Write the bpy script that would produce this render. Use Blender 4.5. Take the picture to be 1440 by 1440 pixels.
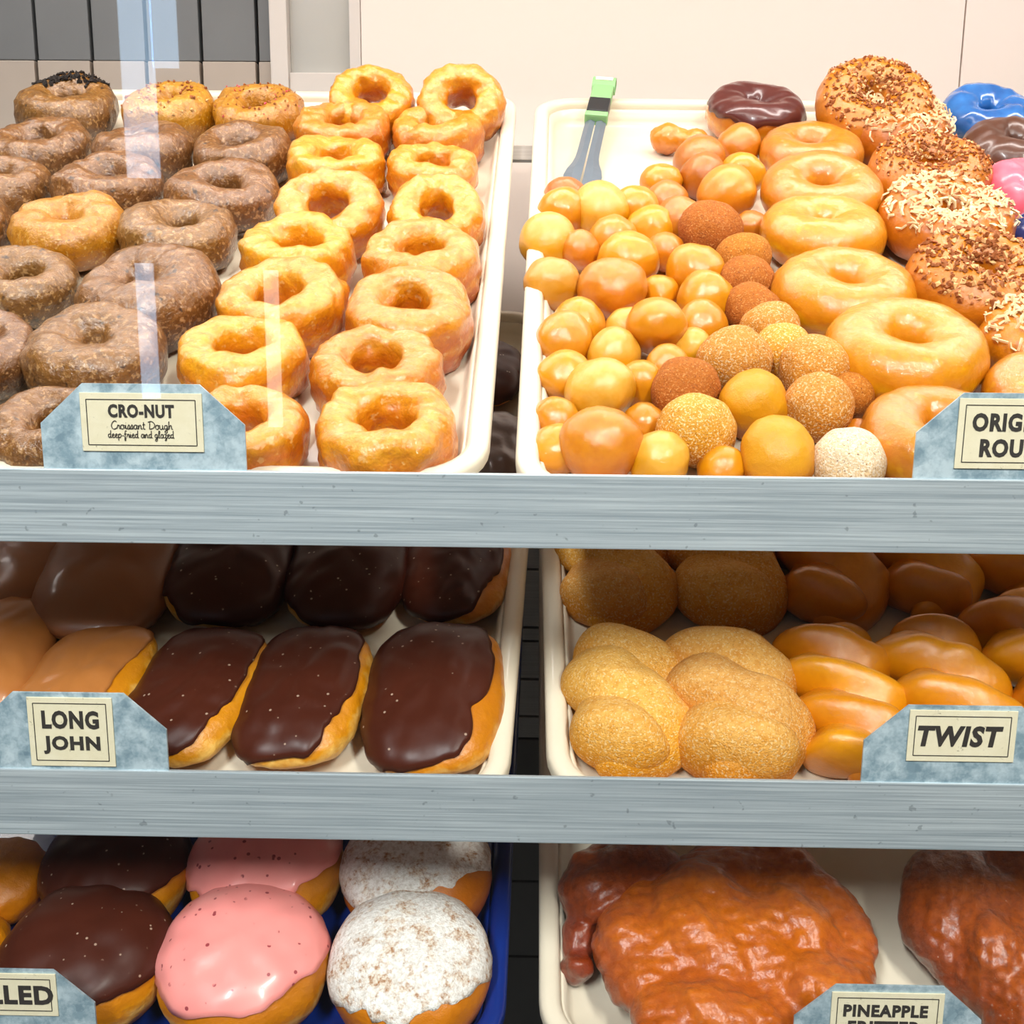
import bpy, bmesh, math, random
import numpy as np
from mathutils import Matrix, Vector, Euler

for o in list(bpy.data.objects): bpy.data.objects.remove(o)
SC = bpy.context.scene
COL = SC.collection
rad = math.radians

# ------------------------------------------------------------------ camera
H = 1.45                                   # camera height above the shop floor
F = 1600.0                                 # focal length in pixels of a 1440 frame
PITCH, YAW, ROLL = rad(12.0), rad(0.9), rad(0.52)
def cam_axes(p, y, r):
    fw = np.array([-math.sin(y)*math.cos(p), math.cos(y)*math.cos(p), -math.sin(p)])
    rt = np.array([math.cos(y), math.sin(y), 0.0]); dn = np.cross(fw, rt)
    c, s = math.cos(r), math.sin(r)
    return np.array([c*rt - s*dn, s*rt + c*dn, fw])
M = cam_axes(PITCH, YAW, ROLL)
EYE = np.array([0, 0, H])
cd = bpy.data.cameras.new('camera'); cam = bpy.data.objects.new('camera', cd); COL.objects.link(cam)
cd.sensor_width = 36; cd.lens = F/1440*36; cd.clip_start = 0.02
mw = Matrix.Identity(4)
for i in range(3):
    mw[i][0] = M[0][i]; mw[i][1] = -M[1][i]; mw[i][2] = -M[2][i]; mw[i][3] = EYE[i]
cam.matrix_world = mw
SC.camera = cam

# ------------------------------------------------------------------ world, lights, exposure
SC.view_settings.view_transform = 'Standard'; SC.view_settings.look = 'None'
SC.view_settings.exposure = -0.12; SC.view_settings.gamma = 1; SC.view_settings.use_curve_mapping = False
SC.cycles.use_denoising = True
SC.cycles.max_bounces = 8; SC.cycles.transparent_max_bounces = 12
W = bpy.data.worlds.new('world'); SC.world = W; W.use_nodes = True
W.node_tree.nodes['Background'].inputs[0].default_value = (0.80, 0.90, 1.0, 1)
W.node_tree.nodes['Background'].inputs[1].default_value = 0.05
def area(name, loc, rot, sx, sy, power, col):
    l = bpy.data.lights.new(name, 'AREA'); l.shape = 'RECTANGLE'; l.size = sx; l.size_y = sy
    l.energy = power; l.color = col
    o = bpy.data.objects.new(name, l); COL.objects.link(o); o.location = loc; o.rotation_euler = rot
    return o
# strip lamp under the top of the case, above the top shelf, and ceiling panels of the shop in front
area('case_strip_light', (0, 0.74, H+0.44), (rad(4), 0, 0), 1.9, 0.05, 4.6, (1.0, 0.92, 0.85))
area('rear_fill_light', (0, 1.04, H+0.46), (rad(6), 0, 0), 1.9, 0.05, 8.5, (1.0, 0.925, 0.88))  # rear strip added to brighten the wall behind the trays
area('ceiling_panel_light', (-0.7, -1.15, 3.0), (rad(34), 0, 0), 0.2, 1.2, 102, (0.95, 0.98, 1.0))
area('ceiling_panel_light.001', (0.9, -1.05, 3.0), (rad(34), 0, 0), 0.2, 1.2, 94, (1.0, 0.96, 0.90))

# ------------------------------------------------------------------ helpers
def lin(h):
    if isinstance(h, str): h = tuple(int(h[i:i+2], 16) for i in (0, 2, 4))
    return tuple((c/255/12.92 if c/255 <= .04045 else ((c/255+.055)/1.055)**2.4) for c in h) + (1.0,)
def tag(o, label=None, cat=None, group=None, kind=None):
    if label: o['label'] = label
    if cat: o['category'] = cat
    if group: o['group'] = group
    if kind: o['kind'] = kind
    return o
def link(name, me, mat=None, parent=None, smooth=True):
    o = bpy.data.objects.new(name, me); COL.objects.link(o)
    if mat is not None and not me.materials: me.materials.append(mat)
    if parent is not None: o.parent = parent
    if smooth: me.shade_smooth()
    return o
def empty(name, mat=None):
    o = bpy.data.objects.new(name, None); COL.objects.link(o); o.empty_display_size = .01
    if mat is not None: o.matrix_world = mat
    return o
def mesh(name, v, f):
    me = bpy.data.meshes.new(name); me.from_pydata([tuple(p) for p in v], [], f); me.update(); return me
def box_bm(bm, x0, x1, y0, y1, z0, z1, bev=0):
    vs = [bm.verts.new((x, y, z)) for x in (x0, x1) for y in (y0, y1) for z in (z0, z1)]
    fs = [(0,1,3,2),(4,6,7,5),(0,4,5,1),(2,3,7,6),(0,2,6,4),(1,5,7,3)]
    faces = [bm.faces.new([vs[i] for i in f]) for f in fs]
    if bev:
        es = list({e for f in faces for e in f.edges})
        bmesh.ops.bevel(bm, geom=es, offset=bev, segments=2, affect='EDGES', profile=.6)
def bm_obj(name, bm, mat, parent=None, smooth=False):
    bmesh.ops.recalc_face_normals(bm, faces=bm.faces)
    me = bpy.data.meshes.new(name); bm.to_mesh(me); bm.free()
    return link(name, me, mat, parent, smooth)
def box(name, x0, x1, y0, y1, z0, z1, mat, parent=None, bev=0):
    bm = bmesh.new(); box_bm(bm, x0, x1, y0, y1, z0, z1, bev); return bm_obj(name, bm, mat, parent)

class Noise:                               # smooth random field: a sum of sinusoids
    def __init__(s, seed, freq, n=14, spread=.6):
        r = np.random.RandomState(seed)
        d = r.normal(size=(n, 3)); d /= np.linalg.norm(d, axis=1)[:, None]
        s.k = d*(freq*(1+spread*r.uniform(-1, 1, n)))[:, None]*2*math.pi
        s.p = r.uniform(0, 2*math.pi, n); s.a = math.sqrt(2/n)
    def __call__(s, P):
        return np.sin(P @ s.k.T + s.p).sum(-1)*s.a
def grid_faces(n, m, wu, wv, cap=False):
    f = []
    for i in range(n if wu else n-1):
        for j in range(m if wv else m-1):
            a, b = i*m+j, ((i+1) % n)*m+j
            f.append((a, b, ((i+1) % n)*m+(j+1) % m, i*m+(j+1) % m))
    if cap:
        f.append(tuple(i*m for i in range(n))[::-1]); f.append(tuple(i*m+m-1 for i in range(n)))
    return f
def spow(c, e): return np.sign(c)*np.abs(c)**e

# ------------------------------------------------------------------ materials
class NT:
    def __init__(s, name):
        s.m = bpy.data.materials.new(name); s.m.use_nodes = True
        s.t = s.m.node_tree; s.b = s.t.nodes['Principled BSDF']; s.tc = s.n('ShaderNodeTexCoord')
    def n(s, t, **kw):
        o = s.t.nodes.new(t)
        for k, v in kw.items():
            if k.startswith('_'): setattr(o, k[1:], v)
            else: o.inputs[k.replace('__', ' ')].default_value = v
        return o
    def l(s, a, b): s.t.links.new(a, b)
    def set(s, **kw):
        for k, v in kw.items(): s.b.inputs[k.replace('__', ' ')].default_value = v
    def coord(s, space='Object', scale=(1, 1, 1)):
        mp = s.n('ShaderNodeMapping'); mp.inputs['Scale'].default_value = scale
        s.l(s.tc.outputs[space], mp.inputs['Vector'])
        oi = s.n('ShaderNodeObjectInfo'); ad = s.n('ShaderNodeVectorMath', _operation='ADD')
        mu = s.n('ShaderNodeMath', _operation='MULTIPLY'); mu.inputs[1].default_value = 37.0
        s.l(oi.outputs['Random'], mu.inputs[0])
        s.l(mp.outputs[0], ad.inputs[0]); s.l(mu.outputs[0], ad.inputs[1])
        return ad.outputs[0]
    def noise(s, vec, scale, detail=3, rough=.55):
        o = s.n('ShaderNodeTexNoise'); o.inputs['Scale'].default_value = scale
        o.inputs['Detail'].default_value = detail; o.inputs['Roughness'].default_value = rough
        s.l(vec, o.inputs['Vector']); return o.outputs['Fac']
    def ramp(s, fac, stops, interp='LINEAR'):
        o = s.n('ShaderNodeValToRGB'); cr = o.color_ramp; cr.interpolation = interp
        while len(cr.elements) < len(stops): cr.elements.new(.5)
        for e, (p, c) in zip(cr.elements, stops): e.position = p; e.color = c if len(c) == 4 else lin(c)
        s.l(fac, o.inputs['Fac']); return o.outputs['Color']
    def mix(s, fac, a, b, mode='MIX'):
        o = s.n('ShaderNodeMix', _data_type='RGBA', _blend_type=mode)
        for sock, v in ((o.inputs[0], fac), (o.inputs[6], a), (o.inputs[7], b)):
            if isinstance(v, bpy.types.NodeSocket): s.l(v, sock)
            elif isinstance(v, (int, float)): sock.default_value = v
            else: sock.default_value = v if len(v) == 4 and not isinstance(v, str) else lin(v)
        return o.outputs[2]
    def math(s, op, a, b=0.0, c=None):
        o = s.n('ShaderNodeMath', _operation=op)
        for i, v in enumerate((a, b, c)):
            if v is None: continue
            if isinstance(v, bpy.types.NodeSocket): s.l(v, o.inputs[i])
            else: o.inputs[i].default_value = v
        return o.outputs[0]
    def bump(s, h, strength, dist=.002, to='Normal', prev=None):
        o = s.n('ShaderNodeBump'); o.inputs['Strength'].default_value = strength; o.inputs['Distance'].default_value = dist
        s.l(h, o.inputs['Height'])
        if prev is not None: s.l(prev, o.inputs['Normal'])
        s.l(o.outputs[0], s.b.inputs[to]); return o.outputs[0]
    def zfac(s, lo, hi):
        sp = s.n('ShaderNodeSeparateXYZ'); s.l(s.tc.outputs['Object'], sp.inputs[0])
        mr = s.n('ShaderNodeMapRange'); mr.inputs[1].default_value = lo; mr.inputs[2].default_value = hi
        s.l(sp.outputs[2], mr.inputs[0]); return mr.outputs[0]

def fried(name, stops, zr=.02, vary=('d07f28', .35), rough=.4, coat=.5, coat_rough=.18, fine=900, fine_s=.25,
          lump=140, lump_s=.3, speck=None, glint=190, glint_s=.6, sat=1.10, glint_d=.0022):
    """fried dough; stops = colours from underside to crown of the piece"""
    t = NT(name); v = t.coord()
    z = t.zfac(-zr, zr)
    n1 = t.noise(v, 60, 3); n2 = t.noise(v, 230, 3)
    zz = t.math('ADD', z, t.math('MULTIPLY', t.math('SUBTRACT', n1, .5), .55))
    c = t.ramp(zz, stops)
    c = t.mix(t.math('MULTIPLY', t.ramp(n2, [(.42, (0, 0, 0, 1)), (.7, (1, 1, 1, 1))]), vary[1]), c, vary[0])
    if speck:                               # flecks (sugar grains, crackled glaze, highlights coloured into cronut and yeast glaze): colour, scale, threshold, amount
        for col, sc, th, amt in speck:
            k = t.ramp(t.noise(v, sc, 2, .6), [(th, (0, 0, 0, 1)), (min(th+.08, 1), (1, 1, 1, 1))])
            c = t.mix(t.math('MULTIPLY', k, amt), c, col)
    oi = t.n('ShaderNodeObjectInfo'); hs = t.n('ShaderNodeHueSaturation')
    t.l(t.math('MULTIPLY_ADD', oi.outputs['Random'], .012, .494), hs.inputs['Hue'])
    t.l(t.math('MULTIPLY_ADD', oi.outputs['Random'], .18, .80), hs.inputs['Value'])
    hs.inputs['Saturation'].default_value = sat
    t.l(c, hs.inputs['Color']); t.l(hs.outputs[0], t.b.inputs['Base Color'])
    t.set(Roughness=rough, Coat__Weight=coat, Coat__Roughness=coat_rough)
    b1 = t.bump(t.noise(v, lump, 2), lump_s, .003)
    t.bump(t.noise(v, fine, 2, .7), fine_s, .0012, prev=b1)
    if coat: t.bump(t.noise(v, glint, 4, .7), glint_s, glint_d, to='Coat Normal')
    return t.m
def icing(name, col, col2, rough=.3, coat=.4, sc=60, specks=None, bump=.12, spec=.5):
    t = NT(name); v = t.coord()
    c = t.mix(t.noise(v, sc, 3), col, col2)
    if specks:
        for scol, s2, th, amt in specks:
            vo = t.n('ShaderNodeTexVoronoi'); vo.inputs['Scale'].default_value = s2; t.l(v, vo.inputs['Vector'])
            k = t.ramp(vo.outputs['Distance'], [(th, (1, 1, 1, 1)), (th+.05, (0, 0, 0, 1))])
            k = t.math('MULTIPLY', k, t.ramp(t.noise(v, s2*.7, 1), [(.5, (0, 0, 0, 1)), (.55, (1, 1, 1, 1))]))
            c = t.mix(t.math('MULTIPLY', k, amt), c, scol)
    t.l(c, t.b.inputs['Base Color']); t.set(Roughness=rough, Coat__Weight=coat, Coat__Roughness=.15, Specular__IOR__Level=spec)
    t.bump(t.noise(v, 110, 3), bump, .002)
    return t.m
def plain(name, col, rough=.5, metal=0, coat=0, var=None, emit=None):
    t = NT(name); t.set(Roughness=rough, Metallic=metal, Coat__Weight=coat)
    if var:
        v = t.coord(); t.l(t.mix(t.noise(v, var[1], 4), col, var[0]), t.b.inputs['Base Color'])
    else: t.b.inputs['Base Color'].default_value = lin(col)
    if emit:
        t.b.inputs['Emission Color'].default_value = lin(col); t.b.inputs['Emission Strength'].default_value = emit
    return t.m

MT = {}
MT['cronut'] = fried('cronut_dough', [(0, 'b4581a'), (.30, 'cc6c26'), (.42, 'e3a05a'), (.56, 'cb6c20'), (.8, 'da8b38'), (1, 'e7a858')],
                     vary=('c0661c', .5), coat=1, coat_rough=.06, glint=130, glint_s=.7, glint_d=.003, lump_s=.45, fine=380, fine_s=.45, speck=[('f0cf9a', 150, .6, .4)])  # pale flecks colour streaky glints into the glaze
MT['yeast'] = fried('yeast_dough', [(0, 'b9600f'), (.33, 'd07a18'), (.45, 'e0a03c'), (.6, 'd2800e'), (1, 'dc921a')],
                    vary=('c46c10', .4), coat=1, coat_rough=.05, lump=60, lump_s=.3, fine=260, fine_s=.25, sat=1.15, glint=110, glint_s=.55, glint_d=.003, speck=[('eec06a', 90, .64, .4)])  # lighter patches paint crackle highlights into the glaze colour
MT['yeast_brown'] = fried('brown_yeast_dough', [(0, 'a5521a'), (.4, 'c4702a'), (1, 'd08440')], vary=('b06024', .4), coat=.6, fine_s=.2)
MT['dark'] = fried('dark_cake_dough', [(0, '3c2315'), (.4, '68452b'), (1, '8e6238')], vary=('4e2c17', .6), rough=.38, coat=.8, coat_rough=.18,
                   lump=90, lump_s=.8, fine=300, fine_s=1, speck=[('c39a70', 280, .56, .6), ('24130d', 110, .64, .85)])
MT['dark_gold'] = fried('golden_brown_cake_dough', [(0, '6b3f1e'), (.4, 'b57532'), (1, 'c8924c')], vary=('8d5527', .6), rough=.4, coat=.55,
                        lump=90, lump_s=.5, fine=330, fine_s=.8, speck=[('e3b774', 330, .58, .6), ('3a1d10', 120, .7, .9)])
MT['hole'] = fried('glazed_hole_dough', [(0, 'c46f16'), (.35, 'cf7c1e'), (.7, 'da9230'), (1, 'e0a040')], vary=('cc7a22', .4), coat=.8,
                   coat_rough=.05, glint=120, glint_s=.6, sat=1.18, lump=70, lump_s=.2, fine=300, fine_s=.06)
MT['hole_pale'] = fried('pale_hole_dough', [(0, 'd0842a'), (.4, 'db9a40'), (1, 'e6b66c')], vary=('d69842', .4), coat=.8, coat_rough=.12,
                        lump=70, lump_s=.12, fine=300, fine_s=.05)
MT['hole_orange'] = fried('orange_hole_dough', [(0, 'bb5a08'), (.4, 'd57810'), (1, 'e2921e')], vary=('c86a0e', .35), coat=.9, coat_rough=.1,
                          lump=70, lump_s=.18, fine=300, fine_s=.08)
MT['hole_brown'] = fried('brown_hole_dough', [(0, '8f4412'), (.5, 'b8641e'), (1, 'c87c30')], vary=('a05216', .4), coat=.9, coat_rough=.1,
                         lump=70, lump_s=.2, fine=300, fine_s=.1)
MT['sugar'] = fried('sugar_crusted_dough', [(0, 'b05e1c'), (.4, 'd08a3c'), (1, 'e4ac62')], vary=('c67a2e', .4), rough=.75, coat=0,
                    fine=800, fine_s=1, lump=160, lump_s=.3, speck=[('fbe3b6', 720, .54, .75), ('8f5220', 640, .62, .6)])
MT['cinnamon'] = fried('cinnamon_sugar_dough', [(0, '8a4316'), (.5, 'b0642c'), (1, 'c27a40')], vary=('97501f', .4), rough=.75, coat=0,
                       fine=800, fine_s=1, lump=160, lump_s=.3, speck=[('e6ad74', 720, .57, .65), ('6d3210', 640, .6, .6)])
MT['powder_hole'] = fried('powdery_dough', [(0, 'c98a4c'), (.4, 'e2bd8c'), (1, 'f2dec0')], vary=('d9aa72', .3), rough=.85, coat=0,
                          fine=800, fine_s=1, speck=[('fff2de', 720, .5, .8), ('7a4c28', 600, .62, .8)])
MT['half'] = fried('half_sugared_dough', [(0, 'a85a20'), (.40, 'c47c34'), (.5, 'dd9632'), (1, 'e6ae4c')], vary=('d88f2c', .2), rough=.45, coat=.3,
                   fine=1200, fine_s=.3)
MT['twist_sugar'] = fried('sugared_twist_dough', [(0, 'c46a1c'), (.35, 'e59a40'), (1, 'f3be76')], zr=.03, vary=('d08232', .45), rough=.75, coat=0,
                          fine=750, fine_s=1, speck=[('fbe0b0', 650, .55, .65), ('a8642a', 600, .62, .45)])
MT['twist'] = fried('glazed_twist_dough', [(0, 'b9640f'), (.4, 'd98422'), (1, 'e69a35')], zr=.03, vary=('d27c1e', .35), coat=.8, coat_rough=.16,
                    lump=60, lump_s=.25, fine=260, fine_s=.12)
MT['bun'] = fried('bun_dough', [(0, 'b9671c'), (.3, 'cf8128'), (.48, 'f0c27a'), (.62, 'd98e38'), (1, 'cc7c26')], zr=.024, vary=('c87a28', .4),
                  coat=.3, coat_rough=.3, lump=80, lump_s=.5, fine=420, fine_s=.3)
MT['bun_orange'] = fried('orange_bun_dough', [(0, 'a5530f'), (.5, 'c9701c'), (1, 'd17a24')], zr=.024, vary=('b8621a', .4), coat=.3, lump=80, lump_s=.4)
MT['choc'] = icing('chocolate_icing', '3f180d', '4c2012', .38, .0, 40, [('b59a86', 150, .10, .8)], bump=.05, spec=.3)
MT['choc_plain'] = icing('milk_chocolate_icing', '4c2a1c', '5d3624', .35, .4, 50)
MT['choc_red'] = icing('reddish_chocolate_icing', '4a1f1c', '66302c', .3, .5, 50)
MT['maple'] = icing('maple_icing', 'a8652c', 'b87438', .42, .25, 30)
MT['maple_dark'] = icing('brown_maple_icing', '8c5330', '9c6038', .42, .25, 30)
MT['pink'] = icing('strawberry_icing', 'fa918c', 'ffa49c', .35, .35, 40, [('8f2436', 150, .17, .85)], bump=.05)
MT['pink_hot'] = icing('hot_pink_icing', 'f0546a', 'f4748a', .35, .4, 40)
MT['blue'] = icing('blue_swirl_icing', '08307c', '3f8ad6', .22, .6, 45)
MT['navy'] = icing('navy_icing', '0a1c4a', '123070', .2, .6, 40)
MT['fritter'] = fried('fritter_glaze', [(0, '4a1604'), (.3, '8a380a'), (.6, 'b8560e'), (1, 'd97418')], zr=.04, vary=('9c3e0a', .45), rough=.35, coat=1,
                      coat_rough=.08, lump=60, lump_s=.7, fine=200, fine_s=.4, glint=230, glint_s=1, glint_d=.006)
MT['fritter_dark'] = fried('dark_fritter_glaze', [(0, '561a05'), (.4, '8c380b'), (1, 'b4591c')], zr=.035, vary=('6b2607', .55), rough=.35, coat=1,
                           coat_rough=.08, lump=60, lump_s=.5, fine=200, fine_s=.3, glint=210, glint_s=1, glint_d=.005)
def powder():
    t = NT('powdered_sugar'); v = t.coord()
    k = t.ramp(t.noise(v, 95, 4, .7), [(.49, (0, 0, 0, 1)), (.60, (1, 1, 1, 1))])
    k2 = t.ramp(t.noise(v, 330, 4, .75), [(.36, (0, 0, 0, 1)), (.58, (1, 1, 1, 1))])
    c = t.mix(k2, 'a8703f', 'e9dccb'); c2 = t.mix(k2, 'd9cfc4', 'faf6f0')
    t.l(t.mix(k, c2, c), t.b.inputs['Base Color']); t.set(Roughness=.9)
    t.bump(t.noise(v, 420, 3, .75), .9, .0016)
    return t.m
MT['powder'] = powder()
MT['coconut'] = plain('coconut_shred', 'f2e2bf', .6, var=('e0b878', 300))
MT['crumb'] = plain('toasted_crumb', 'b0662c', .7, var=('7a3d18', 200))
MT['crumb_light'] = plain('pale_nut_crumb', 'e6bd86', .6, var=('d09a58', 200))
MT['char'] = plain('charred_crust', '1c120d', .8)
MT['sprinkle'] = plain('white_sprinkle', 'f6e6d8', .5)
MT['sprinkle_pink'] = plain('pink_sprinkle', 'd84a5c', .5)
MT['tray'] = plain('cream_plastic', 'e6dbc6', .35, coat=.2, var=('e0d4bd', 30))
MT['tray_blue'] = plain('blue_plastic', '0c2f82', .3, coat=.3, var=('0a2670', 30))
def brushed(name, a, b, rough, metal):
    t = NT(name); v = t.coord('Object', (1.5, 40, 160))
    n = t.noise(v, 5, 5, .65); v2 = t.coord('Object', (1, 1, 1)); big = t.noise(v2, 9, 3)
    c = t.mix(t.ramp(n, [(.36, (0, 0, 0, 1)), (.64, (1, 1, 1, 1))]), a, b); c = t.mix(t.math('MULTIPLY', t.ramp(big, [(.4, (0, 0, 0, 1)), (.65, (1, 1, 1, 1))]), .35), c, a)
    sp = t.ramp(t.noise(v2, 170, 2), [(.70, (0, 0, 0, 1)), (.74, (1, 1, 1, 1))])
    c = t.mix(t.math('MULTIPLY', sp, .35), c, '3a3f44')
    t.l(c, t.b.inputs['Base Color'])
    t.set(Metallic=metal, Roughness=rough)
    t.l(t.math('MULTIPLY_ADD', big, .25, rough-.12), t.b.inputs['Roughness'])
    t.bump(n, .12, .001)
    return t.m
MT['alu'] = brushed('brushed_aluminium', 'a3aeb5', 'd3dce0', .42, .4)
MT['steel'] = brushed('dark_steel', 'b8b2ab', 'cbc6bf', .4, .1)
def galv():
    t = NT('galvanised_steel'); v = t.coord()
    vo = t.n('ShaderNodeTexVoronoi'); vo.inputs['Scale'].default_value = 190; t.l(v, vo.inputs['Vector'])
    n = t.noise(v, 70, 4, .7)
    c = t.mix(t.ramp(n, [(.38, (0, 0, 0, 1)), (.62, (1, 1, 1, 1))]), '8aa3b0', 'c6d8e0'); hv = t.n('ShaderNodeRGBToBW'); t.l(vo.outputs['Color'], hv.inputs[0]); c = t.mix(.3, c, hv.outputs[0], 'SOFT_LIGHT')
    t.l(c, t.b.inputs['Base Color']); t.set(Metallic=.3, Roughness=.45)
    return t.m
MT['galv'] = galv()
def card_mat():
    t = NT('aged_card'); v = t.coord()
    c = t.mix(t.noise(v, 120, 4, .7), 'e9e0c6', 'd6caa6')
    k = t.ramp(t.noise(v, 260, 3, .7), [(.66, (0, 0, 0, 1)), (.74, (1, 1, 1, 1))])
    t.l(t.mix(t.math('MULTIPLY', k, .6), c, '6f6346'), t.b.inputs['Base Color']); t.set(Roughness=.7)
    return t.m
MT['card'] = card_mat()
MT['ink'] = plain('black_ink', '26221f', .7, var=('3a3430', 300))
MT['wall'] = plain('white_wall_panel', 'f8ebe2', .4, var=('f4e7de', 4))
MT['joint'] = plain('dark_joint', '2a2724', .8)
MT['board_reflection'] = plain('reflection_board', '6c6f72', .5, var=('7d8082', 12))  # flat grey painted in place of the shop's reflection
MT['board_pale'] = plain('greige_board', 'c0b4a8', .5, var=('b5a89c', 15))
MT['frame'] = plain('pale_frame', 'dcd6d0', .4)
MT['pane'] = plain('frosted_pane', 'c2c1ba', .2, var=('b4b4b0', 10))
MT['black_tile'] = plain('black_panel', '7e7973', .25, var=('6c6762', 20))
MT['floor'] = plain('shop_floor', '22201d', .7, var=('1c1a18', 3))
MT['shopwall'] = plain('shop_wall', '3a3734', .7)
MT['green'] = plain('green_silicone', '86b87c', .5)
MT['tong'] = plain('tong_steel', '7c8894', .35, metal=.35, var=('6c7883', 60))
MT['black'] = plain('black_plastic', '25282b', .4)
MT['white'] = plain('white_sticker', 'f2f0e4', .5)
MT['daylight'] = plain('daylight_pane', 'bfe0ff', .5, emit=7.0)
MT['lamp'] = plain('lamp_diffuser', 'fff2e0', .5, emit=6.0)
def glass():
    m = bpy.data.materials.new('case_glass'); m.use_nodes = True; t = m.node_tree; t.nodes.clear()
    out = t.nodes.new('ShaderNodeOutputMaterial'); mx = t.nodes.new('ShaderNodeMixShader')
    tr = t.nodes.new('ShaderNodeBsdfTransparent'); gl = t.nodes.new('ShaderNodeBsdfGlossy'); fr = t.nodes.new('ShaderNodeFresnel')
    gl.inputs['Roughness'].default_value = 0.0; fr.inputs['IOR'].default_value = 1.5
    tr.inputs[0].default_value = (.985, .995, .99, 1)
    ge = t.nodes.new('ShaderNodeNewGeometry'); mr = t.nodes.new('ShaderNodeMapRange'); mr.inputs[3].default_value = 1.5; mr.inputs[4].default_value = 1/1.5
    t.links.new(ge.outputs['Backfacing'], mr.inputs[0]); t.links.new(mr.outputs[0], fr.inputs['IOR'])   # thin pane: same reflectance from both sides
    t.links.new(fr.outputs[0], mx.inputs[0]); t.links.new(tr.outputs[0], mx.inputs[1]); t.links.new(gl.outputs[0], mx.inputs[2])
    t.links.new(mx.outputs[0], out.inputs[0]); return m
MT['glass'] = glass()

# ------------------------------------------------------------------ shelves: frames of reference
class Shelf:
    def __init__(s, Y, z, tilt, up=.012):
        s.O = np.array([0, Y, H+z]); s.t = tilt
        s.ex = np.array([1., 0, 0]); s.ev = np.array([0, math.cos(tilt), math.sin(tilt)]); s.ew = np.array([0, -math.sin(tilt), math.cos(tilt)])
        s.R = Matrix.Rotation(tilt, 4, 'X')
        s.rail = s.O.copy(); s.O = s.O - s.ew*up     # the rail stands this much proud of the tray rims
    def at(s, px, py, w):                   # where the sight line through a pixel meets the plane w above the shelf's rim plane
        r = M.T @ np.array([(px-720)/F, (py-720)/F, 1.0])
        k = (s.ew @ (s.O-EYE) + w)/(s.ew @ r)
        P = EYE + r*k; d = P-s.O
        return d @ s.ex, d @ s.ev, k        # k = depth along the optical axis
    def mat(s, x, v, w, rz=0, lean=0, roll=0):
        P = s.O + s.ex*x + s.ev*v + s.ew*w
        return Matrix.Translation(Vector(P)) @ s.R @ Matrix.Rotation(rz, 4, 'Z') @ Matrix.Rotation(lean, 4, 'X') @ Matrix.Rotation(roll, 4, 'Y')
S1 = Shelf(.605, -.107, rad(26.1), .020); S2 = Shelf(.6047, -.2816, rad(23), .022); S3 = Shelf(.6015, -.455, rad(23), .020)
FLOOR = -.023                              # tray bottoms below the rim plane
TL, TW = .672, .46

# ------------------------------------------------------------------ room and case
def struct(name, *a, **k):
    o = box(name, *a, **k); tag(o, kind='structure'); return o
WY = 1.36
flr = struct('floor', -4, 4, -4, 1.5, -.05, 0, MT['floor'])
tag(flr, 'grey shop floor in front of the doughnut case', kind='structure')
def wx(px): # x on the back wall for a pixel column near the top of the frame
    r = M.T @ np.array([(px-720)/F, (60-720)/F, 1.0]); return r[0]*WY/r[1]
def wz(py, px=300):
    r = M.T @ np.array([(px-720)/F, (py-720)/F, 1.0]); return H + r[2]*WY/r[1]
# white wall of two big panels right of the boards
wall = empty('wall_back'); tag(wall, 'white panelled wall behind the trays', kind='structure')
box('backing', wx(500), 1.3, WY+.012, WY+.03, H-.33, H+.49, MT['joint'], wall)
seam = wx(1354)
for a, b in ((wx(508), seam-.0008), (seam+.0008, 1.3)):
    box('panel', a, b, WY, WY+.0119, H-.30, H+.49, MT['wall'], wall, .0006)
# boards at the left: upper ones coloured grey for a mirrored reflection, pale ones below
door = empty('wall_boards'); tag(door, 'vertical boards left of the white wall, upper part coloured as a grey reflection', kind='structure')
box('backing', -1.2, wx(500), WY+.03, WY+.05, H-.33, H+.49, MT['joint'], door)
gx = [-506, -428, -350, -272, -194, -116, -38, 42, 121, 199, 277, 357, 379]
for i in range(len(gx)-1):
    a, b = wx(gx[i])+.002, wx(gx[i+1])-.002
    box('reflection_board', a, b, WY+.016, WY+.0295, wz(83)+.0006, H+.49, MT['board_reflection'], door, .001)
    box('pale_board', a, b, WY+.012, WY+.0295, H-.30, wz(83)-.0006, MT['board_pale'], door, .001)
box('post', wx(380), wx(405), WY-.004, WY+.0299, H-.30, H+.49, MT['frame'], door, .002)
win = empty('window_1'); tag(win, 'narrow frosted pane between vertical boards and white wall', kind='structure')
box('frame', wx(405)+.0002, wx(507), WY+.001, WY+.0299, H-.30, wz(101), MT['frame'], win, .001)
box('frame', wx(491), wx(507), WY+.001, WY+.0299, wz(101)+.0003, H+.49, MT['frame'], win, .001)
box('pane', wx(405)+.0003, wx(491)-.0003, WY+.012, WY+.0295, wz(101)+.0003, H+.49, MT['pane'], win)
# dark steel slats of the lower back
low = empty('wall_lower_back'); tag(low, 'dark steel slatted lining at the back of the lower shelves', kind='structure')
box('backing', -1.2, 1.3, WY+.014, WY+.03, H-1.2, H-.331, MT['joint'], low)
z = H-.335
for i, h in enumerate((.028, .075, .018, .05, .05, .03, .09, .11, .11, .12)):
    box('slat', -1.2, 1.3, WY, WY+.0139, z-h+.003, z, MT['steel'] if i < 6 else MT['black_tile'], low, .001)
    z -= h

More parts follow.
